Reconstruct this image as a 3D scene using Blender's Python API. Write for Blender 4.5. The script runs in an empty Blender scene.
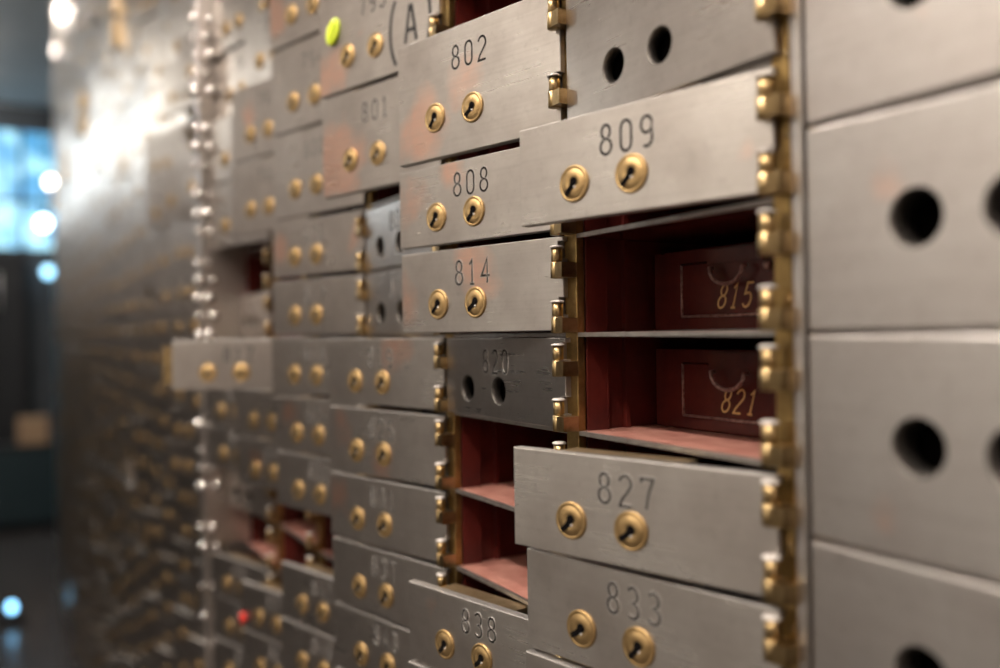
import bpy, bmesh, math, random
from mathutils import Vector, Matrix
C = bpy.context.scene.collection
S = bpy.context.scene
PI = math.pi
random.seed(7)

# ------------------------------------------------------------------ camera
ZO = 1.45                                   # height of the row line next to the lens above the floor
TH, PT, RO, H = .516, -.00113, -.01397, .303
d = Vector((-math.cos(TH)*math.cos(PT), math.sin(TH)*math.cos(PT), math.sin(PT)))
r = d.cross(Vector((0, 0, 1))).normalized(); u = r.cross(d)
r2 = math.cos(RO)*r + math.sin(RO)*u; u2 = -math.sin(RO)*r + math.cos(RO)*u
cd = bpy.data.cameras.new('camera'); cam = bpy.data.objects.new('camera', cd); C.objects.link(cam)
M = Matrix((r2, u2, -d)).transposed().to_4x4(); M.translation = Vector((0, -H, ZO+.00163))
cam.matrix_world = M
cd.sensor_width = 36; cd.lens = 31.5; cd.clip_start = .01; cd.clip_end = 60
cd.dof.use_dof = True; cd.dof.focus_distance = .55; cd.dof.aperture_fstop = 2.6
S.camera = cam

# ------------------------------------------------------------------ world, exposure, lamps
w = bpy.data.worlds.new('world'); S.world = w; w.use_nodes = True
w.node_tree.nodes['Background'].inputs[0].default_value = (.5, .6, .75, 1)
w.node_tree.nodes['Background'].inputs[1].default_value = .05
S.view_settings.view_transform = 'Standard'; S.view_settings.look = 'None'
S.view_settings.exposure = 0.5; S.view_settings.gamma = 1; S.view_settings.use_curve_mapping = False
S.cycles.use_denoising = True
S.cycles.max_bounces = 8; S.cycles.diffuse_bounces = 3; S.cycles.glossy_bounces = 5
S.cycles.sample_clamp_indirect = 6; S.cycles.caustics_reflective = False
ZC = 2.0 + ZO                                # ceiling height
YL1, YL2, E1, E2 = -.62, -1.55, 200, 165
WARM = (1.0, .90, .81)

# ------------------------------------------------------------------ materials
def mat(name):
    m = bpy.data.materials.new(name); m.use_nodes = True
    return m, m.node_tree.nodes, m.node_tree.links, m.node_tree.nodes['Principled BSDF']
def N(ns, t, **k):
    n = ns.new(t)
    for a, b in k.items(): setattr(n, a, b)
    return n
def mixc(ns, ls, fac, a, b):
    n = N(ns, 'ShaderNodeMix', data_type='RGBA')
    for s, v in ((n.inputs[0], fac), (n.inputs[6], a), (n.inputs[7], b)):
        if hasattr(v, 'links'): ls.new(v, s)
        else: s.default_value = v
    return n.outputs[2]
def mth(ns, ls, op, a, b=0, clamp=False):
    n = N(ns, 'ShaderNodeMath', operation=op, use_clamp=clamp)
    for s, v in ((n.inputs[0], a), (n.inputs[1], b)):
        if hasattr(v, 'links'): ls.new(v, s)
        else: s.default_value = v
    return n.outputs[0]
def noise(ns, ls, vec, scale, detail=3, rough=.5):
    n = N(ns, 'ShaderNodeTexNoise'); n.inputs['Scale'].default_value = scale
    n.inputs['Detail'].default_value = detail; n.inputs['Roughness'].default_value = rough
    ls.new(vec, n.inputs['Vector']); return n.outputs[0]
def ramp(ns, ls, v, a, b):
    n = N(ns, 'ShaderNodeMapRange'); ls.new(v, n.inputs[0]); n.inputs[1].default_value = a; n.inputs[2].default_value = b
    return n.outputs[0]

def steel(name, c1, c2, rough=.25, per_object=True):
    m, ns, ls, b = mat(name)
    tc = N(ns, 'ShaderNodeTexCoord'); vec = tc.outputs['Object']
    if per_object:
        sd = N(ns, 'ShaderNodeAttribute', attribute_type='OBJECT', attribute_name='seed')
        ad = N(ns, 'ShaderNodeVectorMath', operation='ADD'); ls.new(vec, ad.inputs[0])
        sc = N(ns, 'ShaderNodeVectorMath', operation='SCALE'); sc.inputs[0].default_value = (.37, .11, .23)
        ls.new(sd.outputs['Fac'], sc.inputs['Scale']); ls.new(sc.outputs[0], ad.inputs[1]); vec = ad.outputs[0]
    big = noise(ns, ls, vec, 22, 4, .55)
    fine = noise(ns, ls, vec, 160, 5, .65)
    st = N(ns, 'ShaderNodeMapping'); st.inputs['Scale'].default_value = (7, 7, 420); ls.new(vec, st.inputs[0])
    brush = noise(ns, ls, st.outputs[0], 1, 2, .6)
    base = mixc(ns, ls, ramp(ns, ls, big, .35, .68), c1, c2)
    base = mixc(ns, ls, mth(ns, ls, 'MULTIPLY', ramp(ns, ls, fine, .55, .8), .35), base, (.30, .27, .24, 1))
    if per_object:
        pn = noise(ns, ls, vec, 30, 3, .5)
        tot = None
        for an in ('stain_a', 'stain_b'):          # stains with a place of their own on the door: (x, z, size)
            at = N(ns, 'ShaderNodeAttribute', attribute_type='OBJECT', attribute_name=an)
            sp = N(ns, 'ShaderNodeSeparateXYZ'); ls.new(at.outputs['Vector'], sp.inputs[0])
            so = N(ns, 'ShaderNodeSeparateXYZ'); ls.new(tc.outputs['Object'], so.inputs[0])
            dx = mth(ns, ls, 'SUBTRACT', so.outputs[0], sp.outputs[0]); dz = mth(ns, ls, 'SUBTRACT', so.outputs[2], sp.outputs[1])
            di = mth(ns, ls, 'SQRT', mth(ns, ls, 'ADD', mth(ns, ls, 'MULTIPLY', dx, dx), mth(ns, ls, 'MULTIPLY', dz, dz)))
            di = mth(ns, ls, 'ADD', di, mth(ns, ls, 'MULTIPLY', mth(ns, ls, 'SUBTRACT', pn, .5), .055))
            f = mth(ns, ls, 'MULTIPLY', mth(ns, ls, 'SUBTRACT', sp.outputs[2], di), 55, True)
            f = mth(ns, ls, 'MULTIPLY', f, mth(ns, ls, 'GREATER_THAN', sp.outputs[2], .0005))
            tot = f if tot is None else mth(ns, ls, 'MAXIMUM', tot, f)
        base = mixc(ns, ls, mth(ns, ls, 'MULTIPLY', tot, mth(ns, ls, 'ADD', mth(ns, ls, 'MULTIPLY', fine, .5), .48)), base, (.84, .52, .39, 1))
    base = mixc(ns, ls, mth(ns, ls, 'MULTIPLY', ramp(ns, ls, brush, .45, .8), .22), base, (.36, .33, .30, 1))
    ls.new(base, b.inputs['Base Color']); b.inputs['Metallic'].default_value = 1
    rr = mth(ns, ls, 'ADD', mth(ns, ls, 'MULTIPLY', big, .14), rough-.07)
    rr = mth(ns, ls, 'ADD', rr, mth(ns, ls, 'MULTIPLY', brush, .10))
    ls.new(rr, b.inputs['Roughness'])
    bp = N(ns, 'ShaderNodeBump'); bp.inputs['Strength'].default_value = .045; bp.inputs['Distance'].default_value = .0004
    ls.new(mth(ns, ls, 'ADD', mth(ns, ls, 'MULTIPLY', brush, .25), mth(ns, ls, 'MULTIPLY', fine, .6)), bp.inputs['Height']); ls.new(bp.outputs[0], b.inputs['Normal'])
    return m
def simple(name, col, rough=.5, metal=0, col2=None, scale=40, bump=0, emis=None, es=0):
    m, ns, ls, b = mat(name)
    b.inputs['Roughness'].default_value = rough; b.inputs['Metallic'].default_value = metal
    tc = N(ns, 'ShaderNodeTexCoord'); nz = noise(ns, ls, tc.outputs['Object'], scale, 4, .6)
    c2 = col2 or tuple(x*.7 for x in col)
    ls.new(mixc(ns, ls, ramp(ns, ls, nz, .35, .7), (*col, 1), (*c2, 1)), b.inputs['Base Color'])
    if bump:
        bp = N(ns, 'ShaderNodeBump'); bp.inputs['Strength'].default_value = .3; bp.inputs['Distance'].default_value = bump
        ls.new(nz, bp.inputs['Height']); ls.new(bp.outputs[0], b.inputs['Normal'])
    if emis:
        b.inputs['Emission Color'].default_value = (*emis, 1); b.inputs['Emission Strength'].default_value = es
    return m
STEEL = steel('brushed_steel', (.62, .585, .545, 1), (.47, .43, .395, 1))
STEELP = steel('panel_steel', (.66, .63, .60, 1), (.56, .52, .49, 1), .30)
EDGE = simple('bright_steel_edge', (.74, .71, .68), .42, .45, (.62, .58, .54), 120)
DEDGE = simple('door_edge_steel', (.44, .415, .39), .42, .6, (.34, .32, .30), 120)
CAPM = simple('worn_bright_cap', (.72, .67, .62), .38, .2, (.58, .53, .48), 200)  # pale tone paints in lamp glints on the knuckle tops
SHELF = simple('shelf_edge_steel', (.42, .39, .36), .5, 1, (.3, .27, .25), 120)
DARKG = simple('groove_dark', (.010, .008, .007), .9, 0, (.018, .015, .013), 300)
DARKG.node_tree.nodes['Principled BSDF'].inputs['Specular IOR Level'].default_value = .1
BRASS = simple('lock_brass', (.52, .36, .17), .47, 1, (.40, .27, .12), 200, .00005)
BRASSD = simple('aged_hinge_brass', (.50, .37, .19), .31, 1, (.27, .18, .08), 130, .0001)
BARB = simple('hinge_bar_brass', (.50, .34, .13), .40, 1, (.24, .15, .06), 70, .0001)
BLACK = simple('keyhole_black', (.006, .005, .005), .9)  # keyhole slots, and the painted shade behind empty lock holes
BLACK.node_tree.nodes['Principled BSDF'].inputs['Specular IOR Level'].default_value = .05
HOLEW = simple('bored_hole_wall', (.16, .145, .13), .5, .8, (.10, .09, .08), 200)  # darker than the door steel: shade inside the holes put into colour
RED = simple('oxblood_paint', (.105, .015, .011), .33, 0, (.060, .009, .008), 60, .0004)
DUST = simple('dusty_red_shelf_paint', (.46, .22, .17), .5, 0, (.30, .11, .085), 45, .0002)
TIN = simple('tin_maroon_enamel', (.085, .014, .010), .22, 0, (.05, .008, .007), 50, .0003)
TINE = simple('worn_tin_edge', (.40, .27, .23), .4, .4, (.12, .03, .02), 400)  # worn metal, also the painted highlight on the tin's number frame
GOLD = simple('gold_paint', (.60, .36, .12), .5, 0, (.45, .26, .08), 300)
INK = simple('black_marker_ink', (.012, .011, .012), .6)
NEON = simple('neon_yellow_plastic', (.80, .95, .05), .35, 0, (.62, .80, .03), 500)
LOCKB = simple('lock_case_brass', (.60, .46, .28), .45, 1, (.45, .33, .18), 100)
REDP = simple('red_plastic', (.9, .06, .04), .4, 0, (.8, .05, .03), 50)

# ------------------------------------------------------------------ mesh helpers
class MB:
    def __init__(s): s.v = []; s.f = []; s.m = []; s.mats = []
    def mi(s, m):
        if m not in s.mats: s.mats.append(m)
        return s.mats.index(m)
    def add(s, vs, fs, m, smooth=False):
        o = len(s.v); s.v += [tuple(v) for v in vs]; k = s.mi(m)
        for f in fs: s.f.append(tuple(i+o for i in f)); s.m.append((k, smooth))
    def box(s, a, b, m):
        x0, y0, z0 = a; x1, y1, z1 = b
        s.add([(x0, y0, z0), (x1, y0, z0), (x1, y1, z0), (x0, y1, z0), (x0, y0, z1), (x1, y0, z1), (x1, y1, z1), (x0, y1, z1)],
              [(0, 3, 2, 1), (4, 5, 6, 7), (0, 1, 5, 4), (1, 2, 6, 5), (2, 3, 7, 6), (3, 0, 4, 7)], m)
    def lathe(s, prof, n, m, c=(0, 0, 0), axis='z', cap=True, sx=1):
        vs = []; fs = []
        for (rr, h) in prof:
            for k in range(n):
                a = 2*PI*k/n
                if axis == 'z': vs.append((c[0]+rr*math.cos(a), c[1]+rr*math.sin(a), c[2]+h))
                else: vs.append((c[0]+sx*rr*math.cos(a), c[1]-h, c[2]+rr*math.sin(a)))
        for i in range(len(prof)-1):
            for k in range(n):
                q = (i*n+k, i*n+(k+1) % n, (i+1)*n+(k+1) % n, (i+1)*n+k)
                fs.append(q)
        if cap:
            fs.append(tuple(range(n))[::-1]); fs.append(tuple((len(prof)-1)*n+k for k in range(n)))
        s.add(vs, fs, m, True)
    def tube(s, pts, rr, m, n=8):
        vs = []; fs = []
        P_ = [Vector(p) for p in pts]
        for i, p in enumerate(P_):
            t = (P_[min(i+1, len(P_)-1)]-P_[max(i-1, 0)]).normalized()
            a = t.orthogonal().normalized() if abs(t.z) > .9 else t.cross(Vector((0, 0, 1))).normalized()
            b = t.cross(a)
            for k in range(n):
                an = 2*PI*k/n; vs.append(p+rr*(math.cos(an)*a+math.sin(an)*b))
        for i in range(len(P_)-1):
            for k in range(n): fs.append((i*n+k, i*n+(k+1) % n, (i+1)*n+(k+1) % n, (i+1)*n+k))
        fs.append(tuple(range(n))[::-1]); fs.append(tuple((len(P_)-1)*n+k for k in range(n)))
        s.add(vs, fs, m, True)
    def mesh(s, name, bevel=0):
        me = bpy.data.meshes.new(name); me.from_pydata(s.v, [], s.f)
        for m in s.mats: me.materials.append(m)
        for p, (k, sm) in zip(me.polygons, s.m): p.material_index = k; p.use_smooth = sm
        bm = bmesh.new(); bm.from_mesh(me)
        bmesh.ops.recalc_face_normals(bm, faces=bm.faces)
        bm.to_mesh(me); bm.free()
        return me
def obj(name, me, parent=None, loc=(0, 0, 0), bevel=0):
    o = bpy.data.objects.new(name, me); C.objects.link(o); o.location = loc
    if parent: o.parent = parent
    if bevel:
        b = o.modifiers.new('b', 'BEVEL'); b.width = bevel; b.segments = 2; b.limit_method = 'ANGLE'; b.angle_limit = .7
    return o
def tag(o, label, cat, group=None, kind=None):
    if label: o['label'] = label
    if cat: o['category'] = cat
    if group: o['group'] = group
    if kind: o['kind'] = kind
    return o
def empty(name, loc, label, cat, group=None):
    o = bpy.data.objects.new(name, None); C.objects.link(o); o.location = loc; o.empty_display_size = .01
    return tag(o, label, cat, group)
def struct(name, mb):
    o = obj(name, mb.mesh(name)); o['kind'] = 'structure'; return o

# ------------------------------------------------------------------ the room
def roommat(name, c, c2, rough, scale): return simple(name, c, rough, 0, c2, scale)
FLOORM = roommat('dark_polished_floor', (.055, .048, .045), (.035, .03, .03), .25, 6)
CEILM = roommat('grey_ceiling', (.42, .43, .42), (.36, .37, .36), .8, 3)
WALLM = roommat('warm_grey_wall', (.46, .40, .36), (.40, .34, .30), .6, 2)
m = MB(); m.box((-9, -2.2, -.05), (1.8, 1, 0), FLOORM); struct('floor', m)
m = MB(); m.box((-9, -2.2, ZC), (1.8, 1, ZC+.05), CEILM); struct('ceiling', m)
ADDED_DADO = roommat('dark_brown_dado', (.075, .062, .055), (.05, .042, .038), .5, 3)  # dark lower wall added to darken what the lower doors reflect
m = MB(); m.box((-9, -2.25, 0), (1.8, -2.2, ZC), WALLM); m.box((-9, -2.2, 0), (1.8, -2.17, ZO+.15), ADDED_DADO); struct('wall_front', m)
WHITE = simple('white_door_paint', (.86, .84, .80), .5, 0, (.82, .80, .76), 3)
m = MB()
for a, b in (((-2.17, -2.2, 0), (-2.1, -2.15, 3.1)), ((-.05, -2.2, 0), (.02, -2.15, 3.1)), ((-2.1, -2.2, 3.03), (-.05, -2.15, 3.1))): m.box(a, b, WALLM)
dr = struct('door_1', m)  # unseen white double door, added as a bright reflector for the near doors
for xa, xb in ((-2.1, -1.08), (-1.07, -.05)):
    m = MB(); m.box((xa, -2.168, .01), (xb, -2.155, 3.02), WHITE); l_ = obj('leaf', m.mesh('leaf'), dr, bevel=.003)
    hxx = -1.14 if xb < -.5 else -1.01
    m = MB(); m.tube([(hxx, -2.155, 1.1), (hxx, -2.10, 1.1), (hxx+(-.1 if xb < -.5 else .1), -2.10, 1.1)], .009, EDGE); obj('door_handle', m.mesh('door_handle'), l_)
WG = simple('lit_frosted_glass', (.8, .8, .8), .4, 0, (.8, .8, .8), 1, 0, (1, .95, .86), 5)
WG2 = simple('cool_frosted_glass', (.8, .8, .8), .4, 0, (.8, .8, .8), 1, 0, (.80, .92, 1.0), 5)
for i, x in enumerate((-4.3, -5.3, -6.4, -7.6)):  # unseen glowing windows added to give the far doors white reflections
    m = MB()
    for a, b in (((-.37, 0, 0), (.37, .04, .04)), ((-.37, 0, .80), (.37, .04, .60)), ((-.37, 0, .04), (-.33, .04, .80)), ((.33, 0, .04), (.37, .04, .80)), ((-.015, 0, .04), (.015, .03, .80))): m.box(a, b, WALLM)
    o = obj('window_%d' % (i+2), m.mesh('window_frame'), None, (x, -2.2, ZO+.95)); o['kind'] = 'structure'
    wg = WG if i < 1 else WG2
    m = MB(); m.box((-.33, .008, .04), (-.015, .012, .80), wg); m.box((.015, .008, .04), (.33, .012, .80), wg); obj('pane', m.mesh('pane'), o)
m = MB(); m.box((1.8, -2.2, 0), (1.85, 1, ZC), WALLM); struct('wall_right', m)
ENDM = roommat('dim_blue_grey_wall', (.05, .06, .07), (.03, .04, .05), .6, 3)
m = MB()
for a, b in (((-8.55, -2.2, 0), (-8.5, 1, 2.2)), ((-8.55, -2.2, 3.26), (-8.5, 1, ZC)), ((-8.55, -2.2, 2.2), (-8.5, -.62, 3.26)), ((-8.55, .3, 2.2), (-8.5, 1, 3.26))): m.box(a, b, ENDM)
struct('wall_left', m)
m = MB(); m.box((-9, 1, 0), (1.8, 1.05, ZC), ENDM); struct('wall_back', m)

LENS = [simple('warm_lamp_lens', (.9, .9, .9), .5, 0, (.9, .9, .9), 1, 0, WARM, E1), simple('outer_lamp_lens', (.9, .9, .9), .5, 0, (.9, .9, .9), 1, 0, WARM, E2)]
# ceiling downlights: trim ring with a glowing lens; outer row added to light opposite wall
HOUS = simple('lamp_housing', (.5, .5, .48), .5)
RWORD = {0: 'inner row near the boxes', 1: 'outer row near the opposite wall'}
for row, (yy, e, R, xs) in enumerate(((YL1, E1, .05, [1.0-.95*i for i in range(11)]), (YL2, E2, .13, [.9, -.1, -1.1]))):
    for i, x in enumerate(xs):
        t = empty('ceiling_downlight', (x, yy, ZC), f'round ceiling downlight of the {RWORD[row]}', 'lamp', f'ceiling downlights, {RWORD[row]}')
        m = MB(); m.lathe([(R+.03, 0), (R+.03, -.008), (R+.004, -.014), (R, -.006)], 28, HOUS); obj('trim_ring', m.mesh('trim_ring'), t)
        m = MB(); m.lathe([(R-.002, -.007), (R-.002, -.0125), (R*.85, -.032), (R*.45, -.044), (R*.1, -.047)], 24, LENS[row]); obj('lens', m.mesh('lens'), t)

# ------------------------------------------------------------------ stamped figures
def arc(cx, cy, rx, ry, a0, a1, n=14):
    return [(cx+rx*math.cos(math.radians(a0+(a1-a0)*i/n)), cy+ry*math.sin(math.radians(a0+(a1-a0)*i/n))) for i in range(n+1)]
G = {   # strokes in a 1 x 1.8 cell
 '0': [arc(.5, 1.32, .40, .48, 0, 180, 10)+arc(.5, .48, .40, .48, 180, 360, 10)+[(.90, 1.32)]],
 '1': [[(.22, 1.45), (.5, 1.78), (.5, 0)], [(.25, 0), (.75, 0)]],
 '2': [arc(.5, 1.32, .42, .47, 165, -25, 12)+[(.62, .80), (.25, .38), (.08, .0), (.92, 0)]],
 '3': [arc(.47, 1.35, .38, .44, 150, -90, 12)+arc(.47, .46, .44, .46, 90, -150, 12)[1:]],
 '4': [[(.70, 0), (.70, 1.8), (.05, .55), (.98, .55)]],
 '5': [[(.85, 1.8), (.2, 1.8), (.14, 1.0)]+arc(.47, .55, .43, .53, 115, -150, 14)],
 '6': [arc(.55, 1.25, .40, .52, 55, 175, 8)+[(.1, .6)]+arc(.5, .5, .41, .48, 180, 540, 16)],
 '7': [[(.08, 1.5), (.08, 1.76), (.92, 1.76), (.60, .9), (.42, 0)]],
 '8': [arc(.5, 1.37, .34, .42, -90, 270, 12), arc(.5, .48, .43, .47, 90, 450, 12)],
 '9': [arc(.48, 1.28, .40, .48, 0, 360, 16)+[(.88, .62)]+arc(.48, .52, .40, .50, 0, -125, 9)],
 'A': [[(.05, 0), (.42, 1.8), (.58, 1.8), (.92, 0)], [(.20, .62), (.82, .62)]],
 '(': [arc(1.2, .9, 1.0, 1.35, 130, 230, 12)], ')': [arc(-.4, .9, 1.0, 1.35, 50, -50, 12)],
}
def stroke(mb, pts, prof, mats, y0):
    """sweep a cross-section (offset, height) along a polyline lying in the XZ plane; height goes towards -y"""
    P_ = [Vector((a, b)) for a, b in pts]; n = len(P_); closed = (P_[0]-P_[-1]).length < 1e-6
    vs = []
    for i in range(n):
        a = P_[i-1] if i else (P_[-2] if closed else None); b = P_[i+1] if i < n-1 else (P_[1] if closed else None)
        ds = []
        if a is not None: ds.append((P_[i]-a).normalized())
        if b is not None: ds.append((b-P_[i]).normalized())
        t = sum(ds, Vector((0, 0))); t = t.normalized() if t.length > 1e-6 else ds[0]
        nn = Vector((-t.y, t.x)); k = 1/max(.5, nn.dot(Vector((-ds[0].y, ds[0].x))))
        for o_, h in prof:
            q = P_[i]+nn*o_*k; vs.append((q.x, y0-h, q.y))
    L = len(prof)
    for j in range(L-1):
        mb.add(vs if j == 0 else [], [], mats[j]) if j == 0 else None
    base = len(mb.v)-len(vs)
    for j in range(L-1):
        k = mb.mi(mats[j])
        for i in range(n-1):
            mb.f.append((base+i*L+j, base+i*L+j+1, base+(i+1)*L+j+1, base+(i+1)*L+j)); mb.m.append((k, False))
GP = [(-.00112, 0), (-.00102, .00017), (-.00084, .00016), (.00084, .00016), (.00102, .00017), (.00112, 0)]
GM = [EDGE, EDGE, DARKG, EDGE, EDGE]  # pale rims paint highlights along the strokes; dark floor stands for the groove
def figures(text, h, wd, pitch, prof=GP, mats=GM, shear=0, y0=0):
    mb = MB(); x0 = -pitch*(len(text)-1)/2
    for i, ch in enumerate(text):
        for s in G[ch]:
            pts = [(x0+i*pitch+(a-.5)*wd+shear*(b/1.8-.5)*h, (b/1.8-.5)*h) for a, b in s]
            stroke(mb, pts, prof, mats, y0)
    me = mb.mesh('number_'+text); return me

# ------------------------------------------------------------------ lock, hinge, door, compartment
lk = MB()
lk.lathe([(.0104, 0), (.0104, .0007), (.0100, .0013), (.0090, .0013), (.0087, .0010), (.0083, .0010), (.0079, .0014), (.0050, .0018), (.0042, .0019), (.0036, .0016), (.0012, .0017)], 32, BRASS, axis='y')
kh = []
for p in arc(.0008, .0010, .0025, .0025, -50, 190, 12): kh.append(p)
kh += [(-.0024, -.0008), (-.0040, -.0024), (-.0066, -.0044), (-.0050, -.0068), (-.0022, -.0050), (.0002, -.0028), (.0012, -.0014)]
nk = len(kh)
lk.add([(a, -.00205, b) for a, b in kh]+[(a, -.0008, b) for a, b in kh], [tuple(range(nk))]+[(i, (i+1) % nk, nk+(i+1) % nk, nk+i) for i in range(nk)], BLACK)
lk.lathe([(.0007, 0), (.0007, .0008), (.0003, .0010)], 8, EDGE, (.0014, -.0013, -.0022), 'y')
LOCK = lk.mesh('lock')
hg = MB()       # knuckle pair: origin on the pin axis, z from 0 (foot) to .022
hg.lathe([(.0031, .0115), (.0035, .0120), (.0035, .0212)], 20, BRASSD)
hg.lathe([(.0043, .0212), (.0044, .0220), (.0034, .0228), (.0008, .0231)], 20, CAPM)
hg.lathe([(.0037, .0000), (.0040, .0004), (.0040, .0108), (.0034, .0112)], 20, BRASSD)
hg.box((.0005, -.0032, .0004), (.0100, .0078, .0106), BRASSD)
hg.v = [(a, b_, c_*.885) for a, b_, c_ in hg.v]
HINGE = hg.mesh('hinge')
AX, AY, DW, FY = -.0085, -.008, .160, .004
P, W = .06, .16948
X3 = -.43988
TD = .0068

def inset(pts, b):
    out = []; n = len(pts)
    for i in range(n):
        p, q, t = Vector(pts[i-1]), Vector(pts[i]), Vector(pts[(i+1) % n])
        a = (q-p).normalized(); c = (t-q).normalized()
        na, nc = Vector((-a.y, a.x)), Vector((-c.y, c.x))
        mv = (na+nc); mv = mv/mv.dot(na) if abs(mv.dot(na)) > 1e-6 else na
        out.append(tuple(q+mv*b))
    return out
def plate(out, y0, t, b, circles, mats, nseg=32):
    """flat plate in the XZ plane with a chamfered outline; circles = (cx, cz, r_outer, r_inner, chamfer depth)"""
    bm = bmesh.new()
    def loop(pts, y):
        vs = [bm.verts.new((a, y, c)) for a, c in pts]
        return vs, [bm.edges.new((vs[i], vs[(i+1) % len(vs)])) for i in range(len(vs))]
    i1, i2 = inset(out, b), inset(out, b*.35)
    v0, e0 = loop(i1, y0); v1, e1 = loop(i2, y0+b*.35); v2, e2 = loop(out, y0+b); v3, e3 = loop(out, y0+t)
    fe, be = list(e0), list(e3); qs = [(v0, v1, 0), (v1, v2, 0), (v2, v3, 0)]
    for cx, cz, ro, ri, dp in circles:
        cc = lambda rr: [(cx+rr*math.cos(2*PI*k/nseg), cz+rr*math.sin(2*PI*k/nseg)) for k in range(nseg)]
        a, ea = loop(cc(ro), y0); g, eg = loop(cc(ri), y0+dp); k_, ek = loop(cc(ri), y0+t)
        fe += ea; be += ek; qs += [(a, g, 1), (g, k_, 2)]
    bmesh.ops.triangle_fill(bm, edges=fe, use_beauty=True); bmesh.ops.triangle_fill(bm, edges=be, use_beauty=True)
    for a, c, k in qs:
        for i in range(len(a)):
            j = (i+1) % len(a); f = bm.faces.new((a[i], a[j], c[j], c[i])); f.material_index = 1 if k == 0 else 2; f.smooth = bool(k)
    bmesh.ops.recalc_face_normals(bm, faces=bm.faces)
    me = bpy.data.meshes.new('door'); bm.to_mesh(me); bm.free()
    for m_ in mats: me.materials.append(m_)
    return me
def door_mesh(h, holes=False, notch=True):
    """plate from x=-DW to +.0017 and z=0..h, front face at y=FY; notches at the knuckles, open holes where the locks are missing"""
    x0, x1 = -DW, .0017
    out = [(x0, 0), (x1, 0)]
    for z in hinge_z(h):
        out += [(x1, z+.0086), (x1-.0042, z+.0086), (x1-.0042, z+.0190), (x1, z+.0190)]
    out += [(x1, h), (x0, h)]
    out = [p for i, p in enumerate(out) if p != out[i-1]]
    us = {False: (), True: (.21, .49), 803: (.283, .525)}[holes]
    cs = [(x0+uu*(x1-x0), lock_z(h)-(.0030 if holes == 803 else 0), .0100, .0092, .0008) for uu in us]
    return plate(out, FY, TD, .00055, cs, [STEEL, DEDGE, HOLEW])
def hinge_z(h): return (.0010, .0345) if h < .07 else (.0160, .0640)
def lock_z(h): return .0196 if h < .07 else .0285
def num_z(h): return h-.0200 if h < .07 else h-.0248
def compartment_mesh(h):
    m = MB(); ww = W-.0135; D_ = .30
    zt = .0013
    m.box((.0000, .0062, zt), (.0012, .022, h-zt), RED)
    m.box((-.0040, .022, zt), (-.0030, D_, h-zt), RED)
    m.box((-.0030, .0360, zt), (.0006, .0395, h-zt), RED)
    m.box((-.0040, .0212, zt), (.0014, .0222, h-zt), RED)
    m.box((ww-.0012, .0062, zt), (ww, D_, h-zt), RED)
    m.box((-.0035, D_, zt), (ww, D_+.001, h-zt), RED)
    m.box((0, .0004, -zt), (ww, .0030, zt), SHELF)
    m.box((-.0035, .0030, -zt), (ww, D_, zt-.0003), TIN); m.box((-.0035, .0030, zt-.0002), (ww, D_, zt), DUST)
    return m.mesh('compartment')
HS, HL = P, 1.52*P
CM = {HS: compartment_mesh(HS), HL: compartment_mesh(HL)}
DM = {(h, k): door_mesh(h-.0035, k) for h in (HS, HL) for k in (False, True, 803)}
lbm = {}
for h in (HS, HL):
    m = MB(); m.box((-.130, FY+TD+.0004, h-.040), (-.052, FY+TD+.014, h-.0035), LOCKB)
    m.box((-.137, FY+TD+.003, h-.030), (-.130, FY+TD+.011, h-.012), BRASSD)
    m.box((-.040, FY+TD+.0004, .004), (-.004, FY+TD+.003, h-.006), LOCKB)
    lbm[h] = m.mesh('lock_case')

SHADE_BACKING = {}
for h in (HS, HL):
    m = MB(); m.box((-.145, FY+TD+.004, .004), (-.055, FY+TD+.02, h-.008), BLACK); SHADE_BACKING[h] = m.mesh('lock_recess')  # black block paints the shade seen through empty lock holes

# rows from the top: (bottom, height, numbering row k)
ROWS = {}
for k in range(4): ROWS[-k] = (2.05*P+k*HL, HL)
for k in range(1, 11): ROWS[k] = ((2-k)*P, HS)
ang = {  # degrees ajar; None = door gone, 'h' = locks gone
 797: 13.5, 790: 14.6, 789: 15.5, 803: 'h', 809: 13.4, 815: None, 821: None, 827: 16.4, 833: 13.0, 839: 13.7, 845: 13.2,
 796: None, 802: 14.7, 808: 14.7, 814: 14.4, 820: 'h', 826: None, 832: None, 838: 13.6, 844: 14.0,
 795: 16.4, 801: 15.8, 807: 'h', 813: 'h', 819: 14.8, 825: 14.6, 831: 14.6, 837: 14.2, 843: 13.8, 849: 13.9,
 782: 15.0, 788: 16.2, 794: 15.8, 800: 15.4, 806: 16.2, 812: 16.6, 818: 17.4, 824: 16.4, 830: 15.9, 836: None, 842: 14.8, 848: 15.2, 854: 15.4,
 781: None, 787: 11.0, 793: 17.7, 799: 18.1, 805: None, 811: None, 817: 54.8, 823: 18.0, 829: 17.4, 835: None, 841: None, 847: 16.5, 853: 16.0, 859: 16.6,
 780: 12.0, 786: 10.0, 792: 14.4, 798: 14.8, 804: None, 810: 'h', 816: 14.5, 822: 19.4, 828: 18.6, 834: 'h', 840: None, 846: 17.0, 852: 16.0, 858: 16.5}
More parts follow.
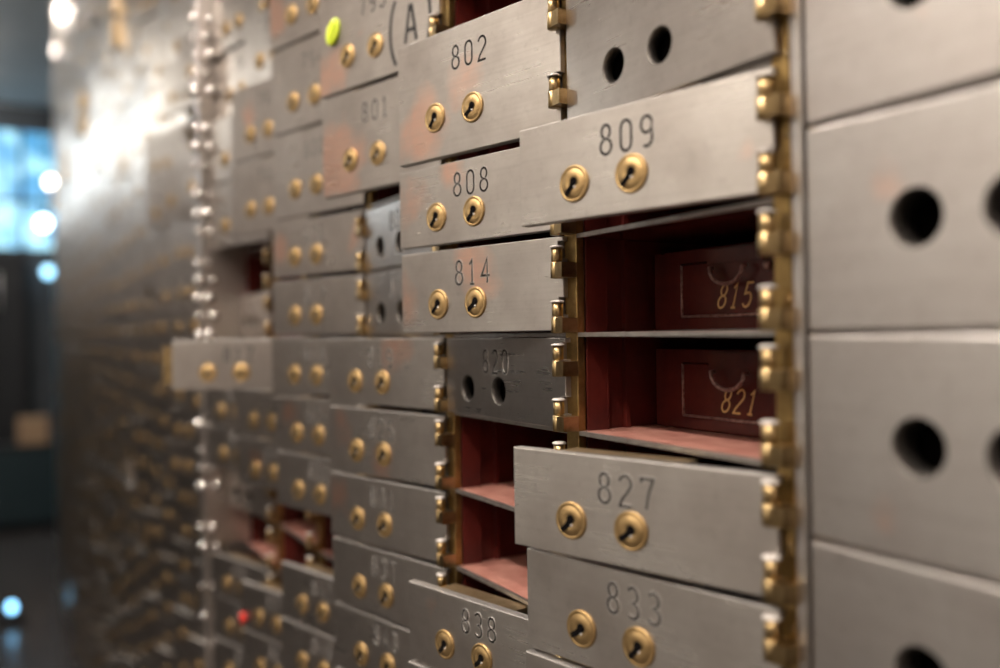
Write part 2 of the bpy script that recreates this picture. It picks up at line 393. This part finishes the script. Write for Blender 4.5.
STAIN = {801: ((-.135, .030, .042), (-.06, .06, .0)), 795: ((-.150, .02, .030), (-.10, .045, .012)), 802: ((-.135, .020, .030), (-.085, .050, .020)),
 808: ((-.148, .030, .022), (-.10, .05, .012)), 814: ((-.156, .025, .018), (-.075, .042, .026)), 831: ((-.155, .03, .020), (0, 0, 0)), 819: ((-.06, .05, .022), (-.15, .01, .012)),
 825: ((-.14, .045, .018), (-.08, .01, .02)), 838: ((-.128, .046, .009), (0, 0, 0)), 806: ((-.145, .03, .018), (-.012, .03, .014)), 788: ((-.15, .04, .03), (0, 0, 0)),
 824: ((-.13, .04, .02), (0, 0, 0)), 793: ((-.12, .05, .02), (0, 0, 0)), 829: ((-.12, .03, .015), (0, 0, 0)), 809: ((-.012, .022, .006), (0, 0, 0)), 820: ((-.05, .02, .0), (0, 0, 0))}
ADJ = {814: (.0008, 1.03), 808: (.0034, .995), 827: (-.0012, .985), 833: (-.0016, .995), 839: (-.0012, 1), 809: (.0014, .985)}   # slack in the hinges: drop and stretch
colname = {3: 'rightmost', 2: 'second from right', 1: 'third from right', 0: 'fourth from right', -1: 'fifth from right', -2: 'leftmost'}
for c in range(-2, 4):
    for k in range(-3, 11):
        n = 798+(c+2)+6*k
        if n not in ang: continue
        zb, h = ROWS[k]; xl = X3+(c-3)*W; a = ang[n]; hole = a == 'h'
        size = 'tall' if h > .07 else 'low'
        col = colname[c]
        if a is None: lab = f'open {size} compartment {n} in {col} column, door gone, red walls'
        elif hole: lab = f'closed {size} steel box {n} in {col} column, two empty lock holes'
        elif a > 40: lab = f'deposit box {n} with its steel door swung wide open, {col} column'
        else: lab = f'{size} steel box {n} in {col} column, door ajar, two brass locks'
        t = empty('safe_deposit_box', (xl+.001, 0, ZO+zb), lab, 'deposit box', 'safe deposit boxes of the near bank')
        obj('compartment', CM[h], t)
        hx = W+AX-.001
        for hz in hinge_z(h): obj('hinge', HINGE, t, (hx, AY, hz))
        if a is None: continue
        o = obj('door', DM[(h, 803 if n == 803 else hole)], t, (hx, AY, .0017))
        o['seed'] = float((n*7.13) % 9)
        o['stain_a'], o['stain_b'] = [list(map(float, v)) for v in STAIN.get(n, ((0, 0, 0), (0, 0, 0)))]
        dz, sz = ADJ.get(n, (0, 1) if hole else (.0020, 1) if k < 1 else (.0030, 1) if k == 1 else (.0015, 1) if k == 2 else (-.0012, 1) if k > 3 else (0, 1)); o.location.z += dz; o.scale.z = sz
        o.rotation_euler.z = math.radians(.5 if hole else a)
        hd = h-.0035
        if n == 834: o.rotation_euler.z = math.radians(7.8)
        xx = lambda uu: -DW+uu*(DW+.0017)
        if not hole:
            for j, uu in enumerate((.262, .505)):
                l = obj('lock', LOCK, o, (xx(uu), FY, lock_z(h)))
                l.rotation_euler.y = math.radians(random.uniform(-9, 9))
            obj('lock_case', lbm[h], o)
        else:
            obj('lock_recess', SHADE_BACKING[h], o)
        if n != 803:
            nm = obj('number', figures(str(n), .0160, .0086, .0134), o, (xx(.485 if not hole else .465), FY, num_z(h)+(.0014 if k > 4 else 0)))
        if n == 817:
            mb = MB(); mb.box((-DW-.012, FY+.002, .006), (-DW+.002, FY+TD+.010, .050), BRASSD); obj('bolt', mb.mesh('bolt'), o)['label'] = 'brass bolt'
        if n == 847:
            mb = MB(); mb.lathe([(.0055, 0), (.0066, .001), (.0066, .0028), (.0052, .0036)], 24, REDP, axis='y', sx=.8)
            obj('plastic_tag', mb.mesh('plastic_tag'), o, (-.153, FY, .012))['label'] = 'red plastic tag'
        if n == 795:
            mb = MB(); MP = [(-.0017, .0), (-.0017, .00012), (.0017, .00012), (.0017, 0)]
            for ch, cx, cz, hh, ww in (('(', xx(.665), .032, .046, .020), ('A', xx(.79), .035, .029, .016), (')', xx(.925), .036, .046, .020)):
                for s in G[ch]: stroke(mb, [(cx+(p-.5)*ww, cz+(q_/1.8-.5)*hh) for p, q_ in s], MP, [INK]*3, FY)
            tag(obj('marker_writing', mb.mesh('marker_writing'), o), 'black marker letter A in brackets', None)
            mb = MB(); mb.lathe([(.0060, 0), (.0072, .001), (.0072, .0032), (.0058, .0040)], 28, NEON, axis='y', sx=.95)
            mb.box((-.0012, -.0052, -.0045), (.0012, -.0038, .0045), NEON)
            g = obj('plastic_tag', mb.mesh('plastic_tag'), o, (xx(.145), FY, .0535)); g.scale = (1, 1, 1.7); g.rotation_euler = (0, .35, .25)
            g['label'] = 'neon yellow oval plastic tag'

# brass hinge posts between the columns, the steel stiles and the top rail
m = MB(); m.lathe([(.0016, 0), (.0014, .0006), (.0006, .0009)], 10, BRASSD, axis='y'); RIVET = m.mesh('rivet')
zlo, zhi = ZO-8*P, ZO+8.13*P
for c in range(-2, 4):
    xr = X3+(c-2)*W
    t = empty('hinge_post', (xr-.006, 0, zlo), f'vertical brass hinge post on the right side of the {colname[c]} column of boxes', 'post', 'brass hinge posts')
    m = MB(); m.box((-.0062, .0002, 0), ((.0066 if c < 3 else .0036), .0058, zhi-zlo), BARB)
    obj('hinge_bar', m.mesh('hinge_bar'), t, bevel=.0004)
    m = MB(); m.box((-.0060, .006, 0), (.0026, .30, zhi-zlo), SHELF); obj('divider', m.mesh('divider'), t)
    if c == 3:
        for k in range(26): obj('rivet', RIVET, t, (.0022, .0002, .02+k*.0365))
def stile(x0, x1, y0, y1, z0, z1, label, mtl=STEELP):
    m = MB(); m.box((x0, y0, z0), (x1, y1, z1), mtl); m2 = obj('steel_stile', m.mesh('steel_stile'), bevel=.0006)
    tag(m2, label, 'stile'); m2['seed'] = 3.3
xr = X3+W
stile(xr+.0008, xr+.0066, -.0025, .30, ZO-.5, ZO+.5, 'narrow vertical steel stile between brass post and large steel doors')
xL = X3-5*W
CHROME = simple('polished_steel', (.86, .83, .80), .12, 1, (.7, .66, .62), 300)
m = MB(); m.lathe([(.0092, 0), (.0090, .003), (.0072, .0066), (.0040, .0088), (.0006, .0096)], 16, CHROME, axis='y'); GLINT_STUD = m.mesh('stud')  # shiny studs added for the round glints they give
m = MB(); m.box((-.022, -.030, 0), (.012, .0, .065), LOCKB); BRK = m.mesh('bracket')
def end_post(x0, x1, y0, z0, z1, pitch, label):
    t = empty('end_post', (x1, 0, .05), label, 'post', 'studded end posts of the banks')
    m = MB(); m.box((x0-x1, y0, 0), (0, .30, 3.25), STEELP); o = obj('post_body', m.mesh('post_body'), t, bevel=.001); o['seed'] = 3.3
    if pitch > .03:
        for zz in (.72, .80): obj('bracket', BRK, t, (0, y0, ZO+zz-.05))
    z = z0; k = 0
    while z < z1:
        if random.random() < .25: z += pitch*random.uniform(.4, 1.4)
        s_ = obj('stud', GLINT_STUD, t, ((x0-x1)*.5+(.004 if k % 2 else -.004), y0, z-.05))
        s2 = obj('stud', GLINT_STUD, t, (0, y0+.012+(.006 if k % 2 else 0), z-.05)); s2.rotation_euler.z = PI/2
        for q_ in (s_, s2): v_ = random.uniform(.45, 1.0); q_.scale = (v_, v_, v_)
        z += pitch; k += 1
end_post(xL-.026, xL-.006, -.058, ZO-.62, ZO+.62, .026, 'studded steel post at the left end of the sharp bank')

# ------------------------------------------------------------------ tins in the open compartments
def tin(n, c, k, label):
    zb, h = ROWS[k]; xl = X3+(c-3)*W
    t = empty('deposit_tin', (xl, .058, ZO+zb+.0015), label, 'tin', 'maroon deposit tins')
    m = MB(); m.box((.0030, 0, 0), (.150, .22, .049), TIN)
    obj('tin_body', m.mesh('tin_body'), t, bevel=.0012)
    m = MB()    # raised picture-frame rim round the number field
    R = [(.030, .0085), (.120, .0085), (.120, .0400), (.030, .0400)]
    for i in range(4):
        a, b = R[i], R[(i+1) % 4]; m.tube([(a[0], -.0004, a[1]), (b[0], -.0004, b[1])], .0008, TINE if i in (0, 3) else TIN)  # paler left and bottom rims paint in an L-shaped highlight
    obj('number_frame', m.mesh('number_frame'), t)
    m = MB()    # hasp and carrying ring
    m.box((.055, -.003, .0385), (.098, .001, .0465), TIN)
    m.tube([(.060+.0, -.003, .036)]+[(.073+.013*math.cos(q), -.006, .036+.010*math.sin(q)) for q in [PI+PI*i/10 for i in range(11)]]+[(.086, -.003, .036)], .0011, TINE)
    m.lathe([(.0028, 0), (.0026, .002), (.001, .003)], 14, TINE, (.100, -.0004, .035), 'y')
    obj('hasp', m.mesh('hasp'), t, bevel=0)
    fig = figures(str(n), .0135, .0068, .0098, [(-.00062, 0), (-.00062, .00006), (.00062, .00006), (.00062, 0)], [GOLD]*3, .32)
    o = obj('painted_number', fig, t, (.0745 if k == 2 else .0765, -.00002, .0195)); o['label'] = f'gold italic painted number {n}'
tin(815, 3, 2, 'maroon metal tin numbered 815 in gold inside upper open compartment')
tin(821, 3, 3, 'maroon metal tin numbered 821 in gold inside lower open compartment')

# ------------------------------------------------------------------ large steel boxes on the right
def panel(zb, zt, holes, label, sd, taper=0, st=(0., 0., 0.)):
    t = empty('large_deposit_box', (-.2605, 0, ZO+zb), label, 'deposit box', 'large deposit boxes on the right')
    h = zt-zb; L = .315
    out = [(0, 0), (L, 0), (L, h-taper*L), (0, h)]
    me = plate(out, -.004, .014, .0012, [(cx, holes, .0116, .0107, .0010) for cx in (.0514, .0890)], [STEELP, STEELP, HOLEW], 40)
    o = obj('door', me, t); o['seed'] = sd; o['stain_a'] = st
    m = MB(); m.box((.002, .016, .002), (L, .030, h-.002), BLACK); m.box((.0, .030, .0), (L, .29, h), SHELF)  # black box paints the shade behind the holes; steel box is the carcass
    obj('lock_recess', m.mesh('lock_recess'), t)
panel(1.475*P, 2.92*P, .045, 'large steel deposit box top right, above the one with a pinkish stain', 1.1, 0, (.055, .03, .005))
panel(.010*P, 1.445*P, .0425, 'large steel deposit box upper right with pinkish stain over round hole', 2.2, .016, (.040, .0560, .007))
panel(-1.455*P, -.018*P, .0435, 'large steel deposit box lower right with two round holes, darker sheen', 4.7, 0, (.036, .012, .006))
panel(-2.92*P, -1.485*P, .045, 'large steel deposit box bottom right, below the last seam', 5.9)
m = MB(); m.box((-.262, .0005, ZO-.5), (.06, .0095, ZO-2.93*P), STEELP); 
o = obj('steel_plinth', m.mesh('steel_plinth')); tag(o, 'steel plate under the large deposit boxes on the right', 'panel'); o['seed'] = 1.
m = MB()
for zz in (1.46, -.004, -1.47): m.box((-.2605, -.0005, ZO+zz*P-.0006), (.055, .014, ZO+zz*P+.0006), SHELF)
tag(obj('seam_rail', m.mesh('seam_rail')), 'thin steel rails showing in the seams between the large doors', 'rail')

# ------------------------------------------------------------------ far banks
def far_mesh(name, a, W_, h, missing=False):
    """one small box seen far off: compartment, ajar door with locks and hinges, all in one mesh"""
    m = MB(); D_ = .16
    ww = W_-.0135
    m.box((0, .006, .0013), (.0012, D_, h-.0013), RED); m.box((ww-.001, .006, .0013), (ww, D_, h-.0013), RED)
    m.box((0, .0004, -.0013), (ww, .003, .0013), SHELF); m.box((0, .003, -.0013), (ww, D_, .0013), DUST); m.box((0, D_, 0), (ww, D_+.001, h), RED)
    m.box((ww, .0002, 0), (ww+.0125, .0058, h), BARB)
    hx = W_-.0095
    for hz in hinge_z(h):
        m.lathe([(.0032, .0115), (.0035, .012), (.0035, .0212)], 10, BRASSD, (hx, AY, hz))
        m.lathe([(.0044, .0212), (.0044, .0220), (.0034, .0228), (.0008, .0231)], 10, CAPM, (hx, AY, hz))
        m.lathe([(.0040, .0000), (.0040, .0104), (.0034, .0112)], 10, BRASSD, (hx, AY, hz))
        m.box((hx+.0005, AY-.003, hz), (hx+.010, AY+.0078, hz+.0106), BRASSD)
    if not missing:
        dm = MB(); dw = W_-.0095
        b = .0006
        x0, x1, y0, y1, z0, z1 = -dw, .0017, FY, FY+TD, .0006, h-.0006
        dm.box((x0, y0+b, z0), (x1, y1, z1), STEEL); dm.box((x0+b, y0, z0+b), (x1-b, y0+b, z1-b), STEEL)
        for uu in (.245, .5):
            dm.lathe([(.0104, 0), (.0104, .0008), (.0098, .0013), (.0078, .0009), (.0050, .0017), (.001, .0018)], 14, BRASS, (x0+uu*dw, y0, lock_z(h)), 'y')
            dm.box((x0+uu*dw-.002, y0-.0021, lock_z(h)-.004), (x0+uu*dw-.0005, y0-.0015, lock_z(h)+.001), BLACK)
        dm.box((-.13*dw/.16, y1, h-.04), (-.052, y1+.014, h-.0035), LOCKB)
        ca, sa = math.cos(math.radians(a)), math.sin(math.radians(a))
        vs = [(hx+x*ca-y*sa, AY+x*sa+y*ca, z) for x, y, z in dm.v]
        off = len(m.v); m.v += vs
        for f, (k, s) in zip(dm.f, dm.m): m.f.append(tuple(i+off for i in f)); m.m.append((m.mi(dm.mats[k]), s))
    return m
VAR = [(15, 0), (12, 0), (17.5, 0), (13.5, 0), (20, 0), (16, 0), (0, 1), (55, 0), (8, 0)]
WT = [.17, .16, .16, .13, .12, .12, .06, .0, .05]
srcs = [far_mesh('far', a, W, HS, bool(k)) for a, k in VAR]
srcl = [far_mesh('far', a, W, HL, bool(k)) for a, k in VAR]
mes = {HS: [s.mesh('deposit_box_small') for s in srcs], HL: [s.mesh('deposit_box_tall') for s in srcl]}
cells = []; stuffmb = MB(); count = 0
XR = xL-.032; bank = 0
bname = ['second', 'third', 'fourth', 'fifth']
ind = {0: [], 1: []}
while bank < 4:
    for c in range(6):
        x_left = XR-(c+1)*W
        # visible height grows with distance
        dist = -x_left
        zmin = max(.12, ZO-.52*dist-.02); zmax = min(3.22, ZO+.52*dist*1.0+.05)
        zz = ZO+2*P
        rows = []
        q = ZO+2*P
        while q > zmin: q -= HS; rows.append((q, HS))
        q = ZO+2*P
        while q < zmax: rows.append((q, HL)); q += HL
        for q, h in rows:
            v = random.choices(range(len(VAR)), WT)[0]
            if bank == 0 or (bank == 1 and count < 210): ind[bank].append((x_left, q, h, v)); count += 1
            else: cells.append((x_left, q, h, v))
    x_end = XR-6*W
    end_post(x_end-.030, x_end-.004, -.032, ZO-1.1, ZO+1.1, .05, f'studded steel post at the left end of the {bname[bank]} bank of boxes')
    XR = x_end-.035; bank += 1
for b in (0, 1):
    for x, q, h, v in ind[b]:
        o = obj('safe_deposit_box', mes[h][v], None, (x, 0, q)); o['seed'] = random.random()*9
        tag(o, 'small blurred steel deposit box in the second bank left of the sharp boxes' if b == 0 else 'tiny blurred steel deposit box in the third bank, beyond the second stile', 'deposit box', f'blurred deposit boxes of the {bname[b]} bank')
for x, q, h, v in cells:
    s = (srcs if h == HS else srcl)[v]; off = len(stuffmb.v)
    stuffmb.v += [(a+x, b_, c_+q) for a, b_, c_ in s.v]
    for f, (k, sm) in zip(s.f, s.m): stuffmb.f.append(tuple(i+off for i in f)); stuffmb.m.append((stuffmb.mi(s.mats[k]), sm))
if cells:
    me = bpy.data.meshes.new('far_boxes'); me.from_pydata(stuffmb.v, [], stuffmb.f)
    for mm in stuffmb.mats: me.materials.append(mm)
    me.polygons.foreach_set('material_index', [k for k, s in stuffmb.m]); me.polygons.foreach_set('use_smooth', [s for k, s in stuffmb.m])
    bm = bmesh.new(); bm.from_mesh(me); bmesh.ops.recalc_face_normals(bm, faces=bm.faces); bm.to_mesh(me); bm.free()
    o = obj('far_deposit_boxes', me); o['seed'] = 2.
    tag(o, 'mass of tiny blurred deposit boxes at the far end of the long bank', 'deposit boxes', None, 'stuff')
XEND = XR
m = MB(); m.box((XEND, .0, 3.3), (xr+.4, .35, ZC), SHELF); m.box((XEND, .31, 0), (xr+.4, .36, 3.3), SHELF); m.box((XEND, .0, 0), (xr+.4, .31, .05), SHELF)
struct('trim_1', m)
m = MB(); m.box((xL-.003, -.003, ZO+8.15*P), (X3+W, .30, 3.3), STEELP); m.box((xL-.003, -.003, .05), (X3+W, .30, ZO-8.02*P), STEELP)
m.box((xr+.006, -.003, ZO+.5), (.1, .3, 3.3), STEELP); m.box((xr+.006, -.003, .05), (.1, .3, ZO-.5), STEELP)
struct('trim_2', m)

# ------------------------------------------------------------------ the far end
GL = simple('blue_daylight_glass', (.1, .2, .3), .2, 0, (.1, .2, .3), 3)
n_ = GL.node_tree; b_ = n_.nodes['Principled BSDF']
tc = n_.nodes.new('ShaderNodeTexCoord'); nz = noise(n_.nodes, n_.links, tc.outputs['Object'], 5, 2, .5)
n_.links.new(mixc(n_.nodes, n_.links, ramp(n_.nodes, n_.links, nz, .4, .62), (.04, .22, .42, 1), (.45, .85, 1.0, 1)), b_.inputs['Emission Color'])
b_.inputs['Emission Strength'].default_value = 1.15
FR = simple('dark_window_frame', (.02, .025, .03), .5)
m = MB()
for yy in (-.62, -.17, .27): m.box((-8.53, yy, 2.2), (-8.49, yy+.03, 3.26), FR)
for zz in (2.2, 2.62, 3.23): m.box((-8.53, -.62, zz), (-8.49, .3, zz+.03), FR)
wf = struct('window_1', m)
m = MB(); m.box((-8.52, -.6, 2.2), (-8.51, .29, 3.25), GL); g = obj('pane', m.mesh('pane'), wf)
CAB = simple('black_cabinet', (.005, .006, .008), .6)
t = empty('tall_cabinet', (-8.3, -.27, 0), 'black tall cabinet under the blue window at far left edge', 'cabinet')
m = MB(); m.box((-.18, -.3, .06), (.0, .14, 2.18), CAB); obj('body', m.mesh('body'), t, bevel=.01)
m = MB(); m.box((.001, -.29, .1), (.02, -.085, 2.14), CAB); m.box((.001, -.075, .1), (.02, .13, 2.14), CAB); obj('door', m.mesh('door'), t, bevel=.004)
m = MB(); m.tube([(.035, -.06, 1.7), (.035, -.06, 2.0)], .008, EDGE); obj('handle', m.mesh('handle'), t)
TEAL = simple('teal_painted_steel', (.018, .04, .048), .4, .3)
t = empty('counter', (-7.6, -.2, 0), 'dark teal low counter at far left with a tan box on top', 'counter')
m = MB(); m.box((-.25, -.30, .05), (.0, .32, .62), TEAL); m.box((-.27, -.32, .62), (.02, .34, .65), CAB); obj('body', m.mesh('body'), t, bevel=.005)
m = MB(); m.box((.0, -.28, .1), (.012, .0, .58), TEAL); obj('door', m.mesh('door'), t, bevel=.003)
TAN = simple('tan_cardboard', (.42, .27, .16), .8, 0, (.35, .22, .13), 10)
m = MB(); m.box((-.1, -.12, 0), (.1, .09, .2), TAN); m.box((-.101, -.02, .0), (.101, .0, .201), LOCKB)
tag(obj('cardboard_box', m.mesh('cardboard_box'), None, (-7.68, -.1, .65), .004), 'small tan cardboard box on the teal counter at far left', 'box')
t = empty('blue_panel_locker', (-6.9, .14, 0), 'blue grey steel locker between far wall and long bank', 'locker')
BG = simple('blue_grey_steel', (.16, .24, .28), .35, .5)
m = MB(); m.box((-.3, -.12, .0), (0, .3, 2.3), BG); obj('body', m.mesh('body'), t, bevel=.01)
m = MB(); m.box((.0, -.11, .12), (.015, .08, 2.28), BG); m.box((.0, .09, .12), (.015, .29, 2.28), BG); obj('door', m.mesh('door'), t, bevel=.003)
# small lamps at the far end
def bulb(x, y, z, col, e, label, rr=.03):
    t = empty('spot_lamp', (x, y, z), label, 'lamp', 'small lamps at the far end')
    em = simple('bulb_glow', (.9, .9, .9), .5, 0, (.9, .9, .9), 1, 0, col, e)
    m = MB(); m.lathe([(rr*.3, -rr), (rr*.8, -rr*.6), (rr, 0), (rr*.8, rr*.6), (rr*.3, rr)], 16, em); obj('bulb', m.mesh('bulb'), t)
    m = MB(); m.lathe([(rr*.35, rr), (rr*.5, rr*1.1), (rr*.5, rr*2)], 12, CAB); obj('socket', m.mesh('socket'), t)
    m = MB(); m.tube([(0, 0, rr*1.9), (0, 0, ZC-z)], .004, CAB, 6); obj('cord', m.mesh('cord'), t)
bulb(-8.3, .06, 2.78, (1, .9, .82), 9, 'small warm white lamp hanging before the blue window', .04)
bulb(-8.3, .24, 2.41, (.8, .93, 1), 14, 'small cool white lamp lower right of the blue window', .035)
bulb(-8.3, .00, 2.43, (.75, .92, 1), 9, 'cool white lamp in the middle of the blue window', .05)
bulb(-8.3, .03, 2.02, (.3, .7, 1), 3, 'pale blue lamp below the blue window', .045)
t = empty('floor_lantern', (-5.15, -.285, .0), 'small floor lantern with a blue light near bottom left corner', 'lantern')
em = simple('lantern_glow', (.3, .7, 1), .5, 0, (.3, .7, 1), 1, 0, (.25, .62, 1), 5)
m = MB(); m.lathe([(.05, 0), (.05, .05), (.03, .06)], 20, CAB); obj('base', m.mesh('base'), t)
m = MB(); m.lathe([(.014, .06), (.019, .08), (.014, .10)], 16, em); obj('globe', m.mesh('globe'), t)
